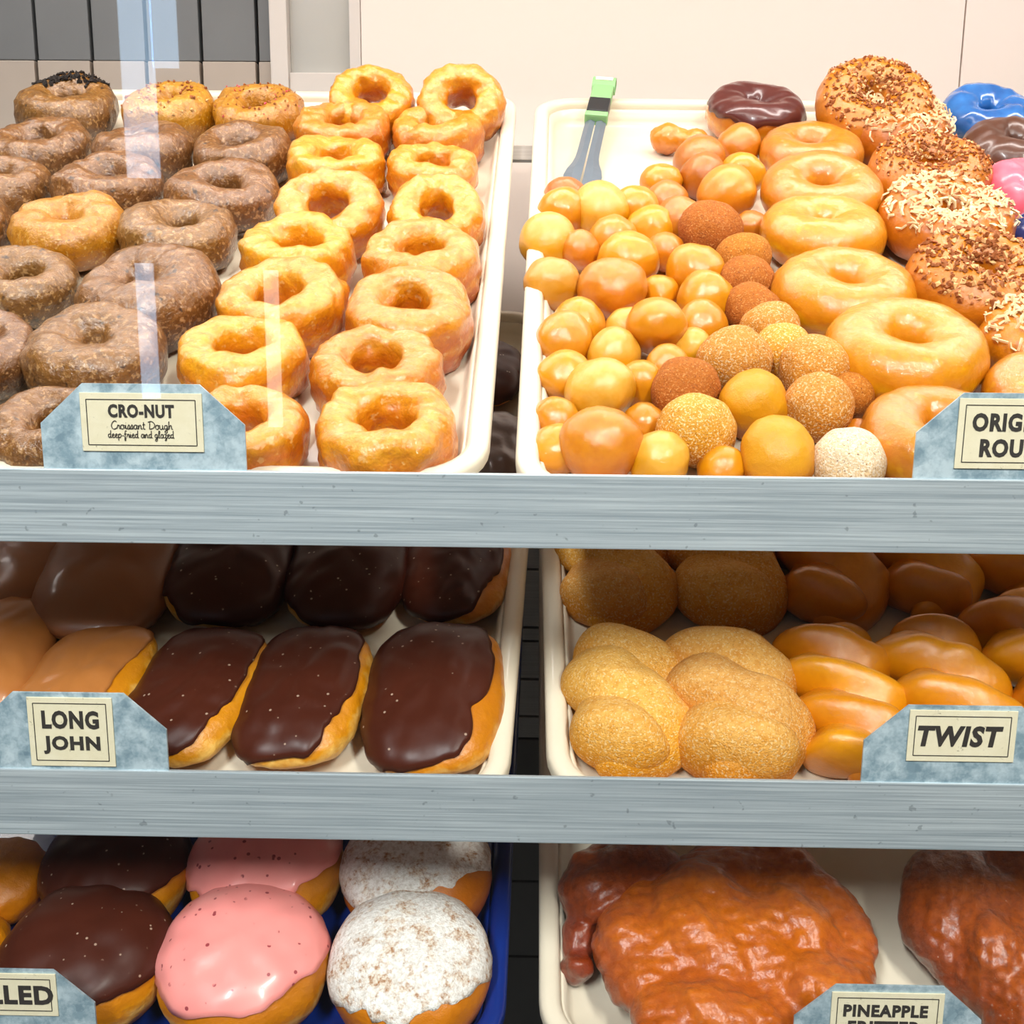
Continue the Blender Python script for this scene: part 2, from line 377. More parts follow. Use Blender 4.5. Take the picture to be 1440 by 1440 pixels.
def shelf_frame(S, label):
    t = empty('display_shelf', Matrix.Translation(Vector(S.O)))
    tag(t, label, 'shelf', 'tilted tray shelves')
    bm = bmesh.new()                       # folded rail: face, small top lip, bottom return
    q = S.rail-S.O
    box_bm(bm, -1.0, 1.0, q[1]-.0035, q[1]-.0005, q[2]-.041, q[2], .0008)
    bm_obj('front_rail', bm, MT['alu'], t)
    def bar(name, x0, x1, v0, v1, w0, w1, mat):
        o = box(name, x0, x1, v0, v1, w0, w1, mat, t); o.rotation_euler = (S.t, 0, 0); return o
    bar('ledge', -1.0, 1.0, .0005, .03, FLOOR-.0065, FLOOR-.0035, MT['alu'])
    bar('rear_bar', -1.0, 1.0, .575, .612, FLOOR-.0065, FLOOR-.0035, MT['steel'])
    for x in (-.98, .98): bar('side_arm', x-.012, x+.012, .03, .575, FLOOR-.0065, FLOOR-.0035, MT['steel'])
    return t
shelf_frame(S1, 'top tilted shelf with brushed aluminium rail under the cro-nut sign')
shelf_frame(S2, 'middle tilted shelf with aluminium rail under the long john and twist signs')
shelf_frame(S3, 'bottom tilted shelf holding the blue tray and the fritter tray')

def rrect(hx, hy, r, n=8):
    out = []
    for cx, cy, a0 in ((hx-r, hy-r, 0), (-hx+r, hy-r, 90), (-hx+r, -hy+r, 180), (hx-r, -hy+r, 270)):
        for i in range(n+1):
            a = rad(a0+90*i/n); out.append((cx+r*math.cos(a), cy+r*math.sin(a)))
    return out
def tray(S, side, pts, label, mat, back=0, pan_only_cat='tray'):
    """side=+1: pts lie on the tray's right outer edge, -1: on its left outer edge"""
    (xa, va, _), (xb, vb, _) = (S.at(px, py, -.001) for px, py in pts)
    ang = math.atan2(xb-xa, va-vb)
    vm = TL/2+.004+back
    xe = xa+(xb-xa)*(vm-va)/(vb-va)
    xc = xe - side*TW/2/math.cos(ang)
    t = empty('serving_tray', S.mat(xc, vm, 0, ang)); tag(t, label, pan_only_cat, 'sheet trays on the tilted shelves')
    prof_rim = [(0, -.010), (0, -.0035), (.0015, -.001), (.0045, 0), (.0095, 0), (.0125, -.0012), (.0138, -.0045), (.0142, -.0075)]
    prof_pan = [(.0142, -.0076), (.0165, -.0078), (.0195, -.0170), (.0235, FLOOR), (.05, FLOOR-.0008), (.12, FLOOR-.001)]
    def shell(name, prof, fill):
        v = []; rings = []
        for off, w in prof:
            r = max(.042-off, .004)
            rings.append(len(v)); v += [(x, y, w) for x, y in rrect(TW/2-off, TL/2-off, r)]
        n = len(rrect(1, 1, .1)); f = []
        for k in range(len(prof)-1):
            for i in range(n):
                a, b = k*n+i, k*n+(i+1) % n; f.append((a, b, b+n, a+n))
        if fill: f.append(tuple(range((len(prof)-1)*n, len(prof)*n)))
        o = link(name, mesh(name, v, f), mat, t)
        if fill:
            m = o.modifiers.new('solid', 'SOLIDIFY'); m.thickness = .0022; m.offset = -1
        return o
    shell('pan', prof_pan, True); shell('rim', prof_rim, False)
    return t
tray(S1, 1, [(722, 200), (690, 600)], 'cream tray of dark cake doughnuts and glazed cro-nuts on the top shelf', MT['tray'], .018)
tray(S1, -1, [(749, 200), (727, 600)], 'cream tray of doughnut holes and ring doughnuts beside tongs on the top shelf', MT['tray'])
tray(S2, 1, [(742, 775), (721, 1030)], 'cream tray under the long johns on the middle shelf', MT['tray'])
tray(S2, -1, [(762, 775), (768, 1030)], 'cream tray under the twists on the middle shelf', MT['tray'])
tray(S3, 1, [(721, 1200), (713, 1380)], 'blue tray under the filled doughnuts on the bottom shelf', MT['tray_blue'])
tray(S3, -1, [(758, 1200), (758, 1380)], 'cream tray under the fritters on the bottom shelf', MT['tray'])

# ------------------------------------------------------------------ bodies
def ring_fn(R, a, b, seed, e=1.0, wob=.03, rough=.0006, groove=0):
    """R outer radius, a half width of the section, b half height"""
    n1 = Noise(seed, .25, 8); n2 = Noise(seed+1, 1/(R*2.4), 12); n3 = Noise(seed+2, 1/(R*.4), 16)
    def ev(th, ph):
        c, s = spow(np.cos(ph), e), spow(np.sin(ph), e)
        cir = np.stack([np.cos(th), np.sin(th), 0*th], -1)
        lo = n2(cir*R*.9); lo2 = n2(cir*R*.9+R*5)
        aa = a*(1+wob*1.5*lo2)
        if groove:
            g = np.exp(-((ph+.35)/.22)**2)+.7*np.exp(-((ph+.95)/.16)**2)
            aa = aa*(1-groove*g*(.7+.5*n3(cir*R)))
        Rc = (R-a)*(1+wob*lo)
        r = Rc+aa*c
        z = b*s*(1+wob*2.0*lo2)
        P = np.stack([r*np.cos(th), r*np.sin(th), z], -1)
        d = np.stack([np.cos(th)*c, np.sin(th)*c, s], -1)
        return P + d*(rough*n3(P))[..., None]
    return ev
def bun_fn(A, B, Ht, seed, ex=.75, ez=.85, wob=.016, rough=.0005):
    n2 = Noise(seed+1, 1/(A*2.2), 12); n3 = Noise(seed+2, 1/(A*.45), 16)
    def ev(th, ph):
        c, s = np.maximum(np.cos(ph), 0)**ez, spow(np.sin(ph), .95)
        d = np.stack([np.cos(th)*np.cos(ph), np.sin(th)*np.cos(ph), np.sin(ph)], -1)
        P = np.stack([A*spow(np.cos(th), ex)*c, B*spow(np.sin(th), ex)*c, Ht*s], -1)
        return P*(1+wob*n2(P))[..., None] + d*(rough*n3(P))[..., None]
    return ev
def normals(ev, th, ph):
    h = 1e-3
    n = np.cross(ev(th+h, ph)-ev(th-h, ph), ev(th, ph+h)-ev(th, ph-h))
    return n/np.maximum(np.linalg.norm(n, axis=-1, keepdims=True), 1e-12)
def ring_mesh(ev, n=64, m=30):
    th, ph = np.meshgrid(np.arange(n)*2*math.pi/n, np.arange(m)*2*math.pi/m, indexing='ij')
    return mesh('ring', ev(th, ph).reshape(-1, 3), grid_faces(n, m, True, True))
def bun_mesh(ev, n=56, m=26):
    th, ph = np.meshgrid(np.arange(n)*2*math.pi/n, np.linspace(-1.55, 1.55, m), indexing='ij')
    return mesh('bun', ev(th, ph).reshape(-1, 3), grid_faces(n, m, True, False, True))
def coat_mesh(ev, edge0, edge1, seed, thick=.0016, n=96, m=16, rag=.12, ringy=False, bias=(0, 0)):
    """icing: the crown of a body from edge angle edge0 up, pushed outward, with a ragged rounded lip"""
    na = Noise(seed, 1.1, 10); nb = Noise(seed+5, 3.2, 10)
    th = np.arange(n)*2*math.pi/n
    cir = np.stack([np.cos(th), np.sin(th), 0*th], -1)
    e0 = edge0 + rag*na(cir) + rag*.4*nb(cir) + bias[0]*np.maximum(np.cos(th-bias[1]), -.4)
    e1 = (math.pi-edge1-rag*.5*na(cir+3)) if ringy else np.full(n, 1.55)
    u = np.linspace(0, 1, m)
    TH = np.repeat(th[:, None], m, 1); PH = e0[:, None]+(e1-e0)[:, None]*u[None]
    off = np.full((n, m), thick); off[:, 0] = -.0012; off[:, 1] *= 1.0
    PH[:, 1] = PH[:, 0]+.015
    if ringy: off[:, -1] = -.0012; PH[:, -2] = PH[:, -1]-.015
    P = ev(TH, PH)+normals(ev, TH, PH)*off[..., None]
    f = grid_faces(n, m, True, False)
    if not ringy: f.append(tuple(i*m+m-1 for i in range(n)))
    return mesh('icing', P.reshape(-1, 3), f)
def scatter(ev, count, seed, kind, ph0, ph1, size, lift=.0008, th0=0, th1=2*math.pi):
    """toppings as solid shreds / crumbs / sprinkles lying on the crown"""
    r = np.random.RandomState(seed)
    th = r.uniform(th0, th1, count); ph = r.uniform(ph0, ph1, count)
    P = ev(th, ph); N = normals(ev, th, ph)
    V, Fc, mi = [], [], []
    for p, n in zip(P, N):
        t = r.normal(size=3); t -= n*(t @ n)*.75; t /= np.linalg.norm(t); b = np.cross(n, t); b /= np.linalg.norm(b)
        p = p+n*lift; k = len(V)
        if kind == 'shred':
            L = size*r.uniform(.5, 1.3); w = .0009*r.uniform(.7, 1.5); bow = r.normal()*.3
            for q in (-1, 0, 1):
                c = p+t*L*q*.5+b*bow*L*(1-q*q)*.5+n*(.0012*(1-q*q)+abs(r.normal())*.0014)
                for sx, sy in ((-1, -.5), (1, -.5), (0, .8)): V.append(c+b*w*sx+n*w*sy)
            for q in (0, 3):
                for i in range(3): Fc.append((k+q+i, k+q+(i+1) % 3, k+q+3+(i+1) % 3, k+q+3+i))
            Fc += [(k+2, k+1, k), (k+6, k+7, k+8)]; mi += [0]*8
        else:
            if kind == 'crumb': a1, a2, a3 = (size*r.uniform(.5, 1.5)*np.array([1, r.uniform(.5, 1), r.uniform(.5, .9)]))
            else: a1, a2, a3 = size*2.2, size*.6, size*.6
            for ax, a in ((t, a1), (b, a2), (n, a3)):
                V.append(p+ax*a+r.normal(size=3)*a*.2); V.append(p-ax*a)
            mm = 1 if r.rand() < .3 else 0
            for x in (0, 1):
                for y in (2, 3):
                    for z_ in (4, 5): Fc.append((k+x, k+y, k+z_)); mi.append(mm)
    me = mesh('topping', V, Fc); me.polygons.foreach_set('material_index', mi)
    bm = bmesh.new(); bm.from_mesh(me); bmesh.ops.recalc_face_normals(bm, faces=bm.faces); bm.to_mesh(me); bm.free()
    return me

SEED = [100]
def nxt(): SEED[0] += 7; return SEED[0]

def ring_item(S, name, label, cat, group, px, py, wpx, mat, hr=.45, hole=.30, e=1.0, lean=0, roll=0, lift=0, coat=None, top=None, wob=.03, groove=0,
              rough=.0006, ice_edge=(.15, .3), coatname='icing'):
    """wpx = seen width; hr = half height / outer radius; hole = hole radius / outer radius"""
    seed = nxt()
    w = FLOOR; 
    for _ in range(4):
        x, v, k = S.at(px, py, w+lift); R = wpx/2*k/F; w = FLOOR+R*hr+math.sin(abs(lean))*R*.75
    v = max(v, R*.95+.014)
    a = R*(1-hole)/2; b = R*hr
    ev = ring_fn(R*.97, a, b, seed, e, wob, rough, groove)
    me = ring_mesh(ev)
    mw_ = S.mat(x, v, w+lift, random.Random(seed).uniform(-3, 3)*0, lean, roll)
    if coat is None and top is None:
        o = link(name, me, mat); o.matrix_world = mw_; tag(o, label, cat, group); return o
    root = empty(name, mw_); tag(root, label, cat, group)
    link('dough_ring', me, mat, root)
    if coat is not None:
        link(coatname, coat_mesh(ev, ice_edge[0], ice_edge[1], seed, ringy=True), coat, root)
    if top:
        for kind, cnt, size, mats, ph0, ph1, nm, *rng in top:
            o = link(nm, scatter(ev, cnt, seed+len(nm), kind, ph0, ph1, size, .0008, *rng), None, root, smooth=False)
            for m in mats: o.data.materials.append(MT[m])
            tag(o, kind='stuff')
    return root

# ---- top shelf, left tray: dark cake rings
G = 'dark cake doughnuts on the left tray'
DARK = [
 (94, 158, 146, 'dark', .02, 'dark brown cake doughnut with a charred back edge in the far left tray corner'),
 (238, 158, 132, 'dark_gold', .06, 'orange-brown cake doughnut with crumbs, between charred and pink-flecked ones at the back'),
 (362, 163, 132, 'dark_gold', .06, 'orange-brown cake doughnut with pink flecks, back row beside the glazed cro-nuts'),
 (56, 212, 140, 'dark', .0, 'dark cake doughnut at the left, directly in front of the charred one'),
 (198, 214, 146, 'dark', .0, 'greyish dark cake doughnut in front of the orange-brown crumbed one'),
 (340, 218, 146, 'dark', .0, 'dark cake doughnut in front of the pink-flecked one, beside the cro-nuts'),
 (-2, 268, 146, 'dark', .0, 'dark cake doughnut cut by the left frame edge, third row from the back'),
 (153, 265, 158, 'dark', .0, 'greyish cake doughnut in the middle of the third row from the back'),
 (312, 280, 163, 'dark', .0, 'darkest brown cake doughnut with deep hole, right end of its row near cro-nuts'),
 (-66, 325, 160, 'dark', .0, 'dark cake doughnut of which only a sliver shows at the left edge'),
 (97, 328, 170, 'dark_gold', .0, 'golden brown cake doughnut with almost closed hole at the left of the tray'),
 (259, 335, 173, 'dark', .0, 'brown cake doughnut right of the golden brown one, mid tray'),
 (34, 405, 164, 'dark', .0, 'glossy brown cake doughnut at the left edge, in front of the golden brown one'),
 (208, 420, 202, 'dark', .0, 'wide dark cake doughnut with closed hole behind the front cake doughnut'),
 (-44, 505, 205, 'dark', .0, 'dark cake doughnut half out of the left frame edge, near the front'),
 (141, 502, 207, 'dark', .0, 'large brown cake doughnut with deep cleft directly behind the cro-nut sign'),
 (82, 610, 190, 'dark', .0, 'brown cake doughnut at the front, half hidden by the left end of the cro-nut sign'),
 (-70, 615, 160, 'dark', .0, 'dark cake doughnut sliver at the front left corner of the frame'),
]
for px, py, w, m, ln, lab in DARK:
    hole = .17 if ('closed' in lab or 'cleft' in lab) else .27
    tops = None
    if 'charred' in lab and 'edge' in lab: tops = [('crumb', 260, .0022, ('char', 'char'), .5, 2.0, 'charred_flakes', rad(35), rad(150))]
    elif 'with crumbs' in lab: tops = [('crumb', 110, .0016, ('crumb', 'crumb_light'), .6, 2.3, 'crumb_flecks')]
    elif 'with pink flecks' in lab: tops = [('crumb', 80, .0014, ('crumb', 'sprinkle_pink'), .6, 2.3, 'pink_flecks')]
    ring_item(S1, 'cake_doughnut', lab, 'doughnut', G, px, py, w, MT[m], .44, hole, .9, ln, wob=.055, rough=.0008, top=tops)
# ---- top shelf, left tray: cro-nuts
G = 'glazed cro-nuts on the left tray'
CRO = [
 (524, 148, 122, .45, 'cro-nut leaning up against the rear rim, left one of the leaning pair'),
 (480, 192, 136, .0, 'cro-nut in front of the left leaning cro-nut, beside pink-flecked doughnut'),
 (472, 240, 141, .0, 'pale glazed cro-nut with wide hole, left column, third from the back'),
 (463, 304, 153, .30, 'cro-nut with brown shadowed hole, left column, fourth from the back'),
 (421, 365, 166, .0, 'cro-nut in the left column, fifth from the back, behind the streaked one'),
 (398, 437, 184, .0, 'cro-nut crossed by a white glass streak, left column, third from the front'),
 (339, 514, 188, .0, 'yellow cro-nut with round hole just above the right end of the cro-nut sign'),
 (345, 615, 188, .0, 'cro-nut at the front, half hidden behind the cro-nut sign'),
 (648, 152, 124, .55, 'cro-nut leaning up against the rear rim in the far right tray corner'),
 (612, 196, 132, .0, 'cro-nut in front of the corner leaning cro-nut, right column'),
 (612, 246, 134, .0, 'cro-nut with shallow hole, right column, third from the back'),
 (615, 310, 143, .28, 'cro-nut with brown shadowed hole, right column, fourth from the back'),
 (592, 376, 174, .0, 'tall cro-nut with golden deep hole, right column, fifth from the back'),
 (577, 452, 188, .08, 'cro-nut close to the right tray rim, third from the front in the right column'),
 (533, 532, 183, .0, 'pale cro-nut, second from the front in the right column'),
 (544, 618, 208, .0, 'largest cro-nut at the very front of the right column by the rail'),
]
for px, py, w, ln, lab in CRO:
    ring_item(S1, 'glazed_cronut', lab, 'doughnut', G, px, py, w, MT['cronut'], .47, .36, .72, ln, wob=.04, groove=.15, rough=.0009)

# ---- top shelf, right tray: glazed rings, topped rings
G = 'glazed ring doughnuts on the right tray'
for px, py, w, ln, lab in [
 (1139, 217, 150, .0, 'glazed ring doughnut with shallow dent, rearmost of the glazed column'),
 (1155, 274, 176, .12, 'glazed ring doughnut with browned sides, second in the glazed column'),
 (1155, 328, 180, .0, 'puffy glazed ring doughnut with almost closed hole, third in the glazed column'),
 (1187, 414, 202, .0, 'glazed ring doughnut with clear hole, between two puffier ones'),
 (1273, 496, 232, .0, 'largest glazed ring doughnut beside the sugared holes'),
 (1322, 618, 226, .0, 'glazed ring doughnut at the front, half behind the original round sign'),
 (1478, 560, 190, .0, 'glazed doughnut at the right frame edge above the original round sign')]:
    ring_item(S1, 'glazed_ring_doughnut', lab, 'doughnut', G, px, py, w, MT['yeast'], .40, .10 if 'almost closed' in lab else .2, .95, ln, wob=.02, rough=.0003)
CR = lambda n, s=.0016: ('crumb', int(n*1.5), s*1.15, ('crumb', 'crumb_light'), .55, 2.7, 'crumb_topping')
CO = lambda n: ('shred', int(n*1.25), .0085, ('coconut',), .5, 2.6, 'coconut_topping')
G = 'topped doughnuts on the right tray'
for px, py, w, ln, tops, lab in [
 (1228, 152, 166, .42, [CR(420, .0017)], 'crumb-topped doughnut leaning up against the rear tray rim'),
 (1260, 185, 160, .05, [CO(260)], 'coconut-shred doughnut in front of the leaning crumb doughnut'),
 (1305, 246, 172, .15, [CR(420)], 'crumb-topped doughnut between the two coconut-shred doughnuts'),
 (1330, 318, 190, .05, [CO(330)], 'coconut-shred doughnut heaped with white shreds beside the pink doughnut'),
 (1378, 398, 214, .12, [CR(520, .0018)], 'crumb-topped doughnut with dark crumb centre, nearest the front of its kind'),
 (1462, 480, 170, .1, [CO(220)], 'coconut-shred doughnut cut by the right frame edge above the sign')]:
    ring_item(S1, 'topped_doughnut', lab, 'doughnut', G, px, py, w, MT['yeast_brown'], .42, .2, .95, ln, top=tops, wob=.03)
ring_item(S1, 'iced_doughnut', 'chocolate-iced ring doughnut with pinkish sheen standing alone at the rear rim', 'doughnut', 'iced doughnuts on the right tray',
          1060, 162, 138, MT['yeast'], .42, .16, .95, .05, coat=MT['choc_red'], ice_edge=(.32, .2))
ring_item(S1, 'iced_doughnut', 'bright blue swirled iced doughnut in the far right corner', 'doughnut', 'iced doughnuts on the right tray',
          1386, 166, 126, MT['yeast'], .40, .2, .95, .12, coat=MT['blue'], ice_edge=(-.5, .1))
ring_item(S1, 'iced_doughnut', 'plain dark chocolate iced doughnut in front of the blue one', 'doughnut', 'iced doughnuts on the right tray',
          1424, 212, 138, MT['yeast_brown'], .42, .16, .95, .05, coat=MT['choc_plain'], ice_edge=(-.5, .1))
ring_item(S1, 'iced_doughnut', 'hot pink iced doughnut with sprinkles at the right frame edge', 'doughnut', 'iced doughnuts on the right tray',
          1450, 270, 128, MT['yeast_brown'], .45, .16, .95, .05, coat=MT['pink_hot'], ice_edge=(-.5, .1),
          top=[('sprinkle', 90, .0011, ('sprinkle', 'sprinkle_pink'), -.3, 2.2, 'sprinkles')])
ring_item(S1, 'iced_doughnut', 'navy blue iced doughnut sliver at the right edge below the pink one', 'doughnut', 'iced doughnuts on the right tray',
          1482, 338, 130, MT['yeast_brown'], .42, .16, .95, .05, coat=MT['navy'], ice_edge=(-.6, .1))

# ---- doughnut holes: (px, py, seen width, material, layer, label, stretch)
HOLES = [
 (795, 280, 58, 'hole_brown', 0, 'brown doughnut hole touching the tips of the tongs'),
 (790, 300, 66, 'hole', 0, 'yellow doughnut hole half behind the tall one, below the tong tips'),
 (893, 293, 64, 'hole', 0, 'yellow doughnut hole half hidden right behind the tall one'),
 (842, 294, 76, 'hole_pale', 1, 'tall smooth yellow doughnut hole on top near the tongs'),
 (915, 322, 60, 'hole', 0, 'small yellow doughnut hole between the tall one and the dark cinnamon ball'),
 (773, 341, 76, 'hole_pale', 0, 'smooth yellow doughnut hole resting on the left tray rim, rear one of two'),
 (815, 352, 54, 'hole_orange', 0, 'small orange doughnut hole wedged beside the rear rim-resting ball'),
 (862, 337, 68, 'hole', 0, 'doughnut hole directly in front of the tall yellow one'),
 (936, 354, 56, 'hole_orange', 0, 'lumpy orange doughnut hole left of the dark cinnamon ball'),
 (884, 368, 80, 'hole', 1, 'glossy doughnut hole behind the big orange one'),
 (779, 398, 76, 'hole_pale', 0, 'smooth pale doughnut hole on the left rim, front one of two'),
 (928, 412, 50, 'hole_orange', 0, 'small doughnut hole right of the big orange one'),
 (978, 383, 76, 'hole', 0, 'round yellow doughnut hole below the dark cinnamon ball'),
 (861, 406, 90, 'hole_orange', 1, 'big orange doughnut hole in front of the glossy one near the left rim'),
 (992, 422, 76, 'hole', 0, 'shiny yellow doughnut hole in front of the round one below the cinnamon ball'),
 (988, 456, 68, 'hole', 1, 'raised yellow doughnut hole beside the cinnamon column'),
 (884, 463, 60, 'hole_pale', 0, 'pale doughnut hole tucked behind the big one at the centre'),
 (924, 459, 82, 'hole', 1, 'big golden doughnut hole raised at the centre of the pile'),
 (812, 456, 72, 'hole', 0, 'shiny doughnut hole in front of the pale rim-resting ball, rear one of a pair'),
 (793, 480, 76, 'hole', 1, 'golden doughnut hole at the left rim, front one of a pair'),
 (973, 490, 56, 'hole_pale', 0, 'small pale doughnut hole left of the large sugared ball'),
 (864, 496, 72, 'hole_pale', 0, 'pale yellow doughnut hole mid left of the pile'),
 (940, 518, 62, 'hole_orange', 0, 'flat orange doughnut hole behind the dusky sugared ball'),
 (796, 532, 72, 'hole', 0, 'shiny doughnut hole at the left rim behind the palest ball'),
 (899, 541, 66, 'hole', 0, 'doughnut hole right of the palest ball'),
 (845, 549, 92, 'hole_pale', 1, 'palest, almost white doughnut hole near the front left'),
 (783, 590, 68, 'hole', 0, 'doughnut hole below the palest ball at the left rim'),
 (905, 597, 58, 'hole', 0, 'small doughnut hole wedged left of the large front sugared ball'),
 (783, 632, 70, 'hole', 0, 'doughnut hole in the front left tray corner'),
 (928, 645, 84, 'hole_pale', 0, 'pale doughnut hole at the front rail, half below the large sugared ball'),
 (843, 625, 106, 'hole_orange', 1, 'largest glossy orange doughnut hole at the front rail'),
 (1040, 206, 58, 'hole_orange', 0, 'orange doughnut hole just in front of the chocolate-iced ring'),
 (930, 256, 54, 'hole', 0, 'yellow doughnut hole at the rear left of the brown cluster'),
 (938, 287, 58, 'hole_brown', 0, 'matte brown doughnut hole at the left foot of the brown cluster'),
 (1042, 246, 62, 'hole', 0, 'yellow doughnut hole between the brown cluster and the rearmost glazed ring'),
 (983, 226, 68, 'hole_brown', 0, 'shiny brown doughnut hole at the top of the brown cluster, rear one'),
 (988, 249, 62, 'hole_brown', 1, 'round brown doughnut hole in the middle of the brown cluster'),
 (958, 312, 66, 'hole_brown', 0, 'brown doughnut hole behind the dark cinnamon ball'),
 (1056, 320, 46, 'hole_brown', 0, 'small brown doughnut hole between the orange ball and the glazed column'),
 (1022, 274, 78, 'hole_orange', 1, 'big glossy orange-brown doughnut hole leaning on the glazed column'),
 (998, 322, 84, 'cinnamon', 1, 'darkest cinnamon-sugar doughnut hole on top of the pile'),
 (1046, 363, 70, 'cinnamon', 0, 'cinnamon-sugar doughnut hole right below the darkest one'),
 (1054, 398, 74, 'cinnamon', 0, 'cinnamon-sugar doughnut hole, third of the cinnamon column'),
 (1060, 438, 74, 'cinnamon', 0, 'cinnamon-sugar doughnut hole behind the oblong sugared one'),
 (1084, 463, 82, 'sugar', 0, 'oblong sugared doughnut hole at the foot of the cinnamon column'),
 (1104, 494, 74, 'sugar', 0, 'sugared doughnut hole behind the pale yellow sugared one'),
 (1034, 507, 96, 'sugar', 1, 'large browned sugared doughnut hole at the centre of the sugared group'),
 (1194, 558, 66, 'cinnamon', 0, 'reddish cinnamon doughnut hole touching the largest glazed ring'),
 (1143, 518, 92, 'sugar', 0, 'pale yellow sugared doughnut hole beside the largest glazed ring'),
 (963, 547, 94, 'cinnamon', 0, 'dusky cinnamon-sugar doughnut hole behind the large front sugared ball'),
 (1060, 568, 94, 'half', 1, 'doughnut hole with bare yellow crown and sugared foot'),
 (1152, 575, 96, 'sugar', 1, 'sugared doughnut hole right of the bare-crowned one'),
 (1206, 612, 48, 'hole_brown', 0, 'small bare brown doughnut hole beside the front glazed ring'),
 (978, 606, 104, 'sugar', 1, 'large pale sugared doughnut hole at the front, left of the dark gap'),
 (1014, 660, 62, 'hole', 0, 'yellow doughnut hole low in the dark gap at the front rail'),
 (1094, 639, 106, 'half', 1, 'half-sugared doughnut hole at the front rail right of the dark gap'),
 (1194, 652, 94, 'powder_hole', 0, 'powdery white-speckled doughnut hole at the front rail beside the front glazed ring'),
]
def ball_mesh(r, seed, sx=1, sz=.94, bump=.02):
    n1 = Noise(seed, 1/(r*2.4), 10); n2 = Noise(seed+1, 1/(r*.7), 14)
    bm = bmesh.new(); bmesh.ops.create_icosphere(bm, subdivisions=4, radius=1)
    P = np.array([v.co[:] for v in bm.verts])
    Q = P*r*(1+.05*n1(P*r)+bump*.7*n2(P*r))[:, None]; Q[:, 0] *= sx; Q[:, 2] *= sz
    for v, q in zip(bm.verts, Q): v.co = q
    me = bpy.data.meshes.new('ball'); bm.to_mesh(me); bm.free(); return me
placed = []
for px, py, d, m, layer, lab in sorted(HOLES, key=lambda h: (h[4], h[1])):
    ray = M.T @ np.array([(px-720)/F, (py-720)/F, 1.0])
    w = FLOOR+.016
    for _ in range(4):
        x, v, k = S1.at(px, py, w); r = d/2*k/F; w = FLOOR+r*.92
    k0 = k; d *= 1.07
    while k > k0-.07:                       # slide toward the viewer (and so upward) until it no longer sinks into a neighbour
        P = EYE+ray*k; r = d/2*k/F
        if all(np.linalg.norm(P-q) > .68*(r+r2) for q, r2 in placed): break
        k -= .002
    placed.append((P, r))
    dd = P-S1.O
    seed = nxt()
    o = link('doughnut_hole', ball_mesh(r, seed, sx=1.0, sz=.95), MT[m])
    rr = random.Random(seed)
    o.matrix_world = S1.mat(dd @ S1.ex, dd @ S1.ev, dd @ S1.ew, rr.uniform(-1, 1), rr.uniform(-.25, .25))
    tag(o, lab, 'doughnut hole', 'doughnut holes heaped on the right tray')
# two-lobed stretched piece at the back of the heap
def lumps(name, parts, mat, mw_, voxel=.0025, smooth=6, noise=(.003, 60), parent=None, fine=(.0012, 170)):
    """one fused body from ellipsoids (x, y, z, rx, ry, rz), then lumpy relief"""
    bm = bmesh.new()
    for (x, y, z, rx, ry, rz) in parts:
        bmesh.ops.create_icosphere(bm, subdivisions=3, radius=1, matrix=Matrix.Translation((x, y, z)) @ Matrix.Diagonal((rx, ry, rz, 1)))
    me = bpy.data.meshes.new(name); bm.to_mesh(me); bm.free()
    o = bpy.data.objects.new('tmp', me); COL.objects.link(o)
    rm = o.modifiers.new('r', 'REMESH'); rm.mode = 'VOXEL'; rm.voxel_size = voxel
    sm = o.modifiers.new('s', 'SMOOTH'); sm.iterations = smooth; sm.factor = .6
    dg = bpy.context.evaluated_depsgraph_get(); m2 = bpy.data.meshes.new_from_object(o.evaluated_get(dg))
    bpy.data.objects.remove(o)
    n = len(m2.vertices); P = np.empty(n*3); m2.vertices.foreach_get('co', P); P = P.reshape(-1, 3)
    N = np.empty(n*3); m2.vertices.foreach_get('normal', N); N = N.reshape(-1, 3)
    s = nxt(); P = P+N*(noise[0]*Noise(s, noise[1], 16)(P)+fine[0]*Noise(s+3, fine[1], 20)(P))[:, None]
    m2.vertices.foreach_set('co', P.ravel()); m2.update()
    o = link(name, m2, mat, parent)
    if mw_ is not None: o.matrix_world = mw_
    return o
x, v, k = S1.at(955, 197, FLOOR+.014)
o = lumps('doughnut_hole', [(-.012, .001, 0, .0165, .0145, .014), (.003, -.001, 0, .012, .0105, .0105), (.016, -.003, .001, .013, .012, .011)], MT['hole_orange'],
          S1.mat(x, v, FLOOR+.014, -.15), voxel=.0015, noise=(.0006, 50), fine=(.0002, 200))
tag(o, 'long peanut-shaped doughnut hole lying at the back of the heap', 'doughnut hole', 'doughnut holes heaped on the right tray')

# ------------------------------------------------------------------ long johns
def bun_item(S, name, label, cat, group, px, py, wpx, aspect, icem, hr=.42, ex=.62, rz=0, edge=.05, rag=.14, dough='bun', lift=0, ez=.7, roll=0, thick=.0016, tilt=0, icename='icing', bias=(0, 0)):
    seed = nxt(); w = FLOOR
    for _ in range(4):
        x, v, k = S.at(px, py, w+lift); A = wpx/2*k/F; w = FLOOR+A*hr
    v = max(v, A*aspect*.92+.008)
    ev = bun_fn(A, A*aspect, A*hr, seed, ex, ez)
    mw_ = S.mat(x, v, w+lift, rz, tilt, roll)
    me = bun_mesh(ev)
    if icem is None:
        o = link(name, me, MT[dough]); o.matrix_world = mw_; tag(o, label, cat, group); return o
    root = empty(name, mw_); tag(root, label, cat, group)
    link('dough', me, MT[dough], root)
    link(icename, coat_mesh(ev, edge, 0, seed, thick, rag=rag, bias=bias), MT[icem], root)
    return root
G = 'long johns on the middle left tray'
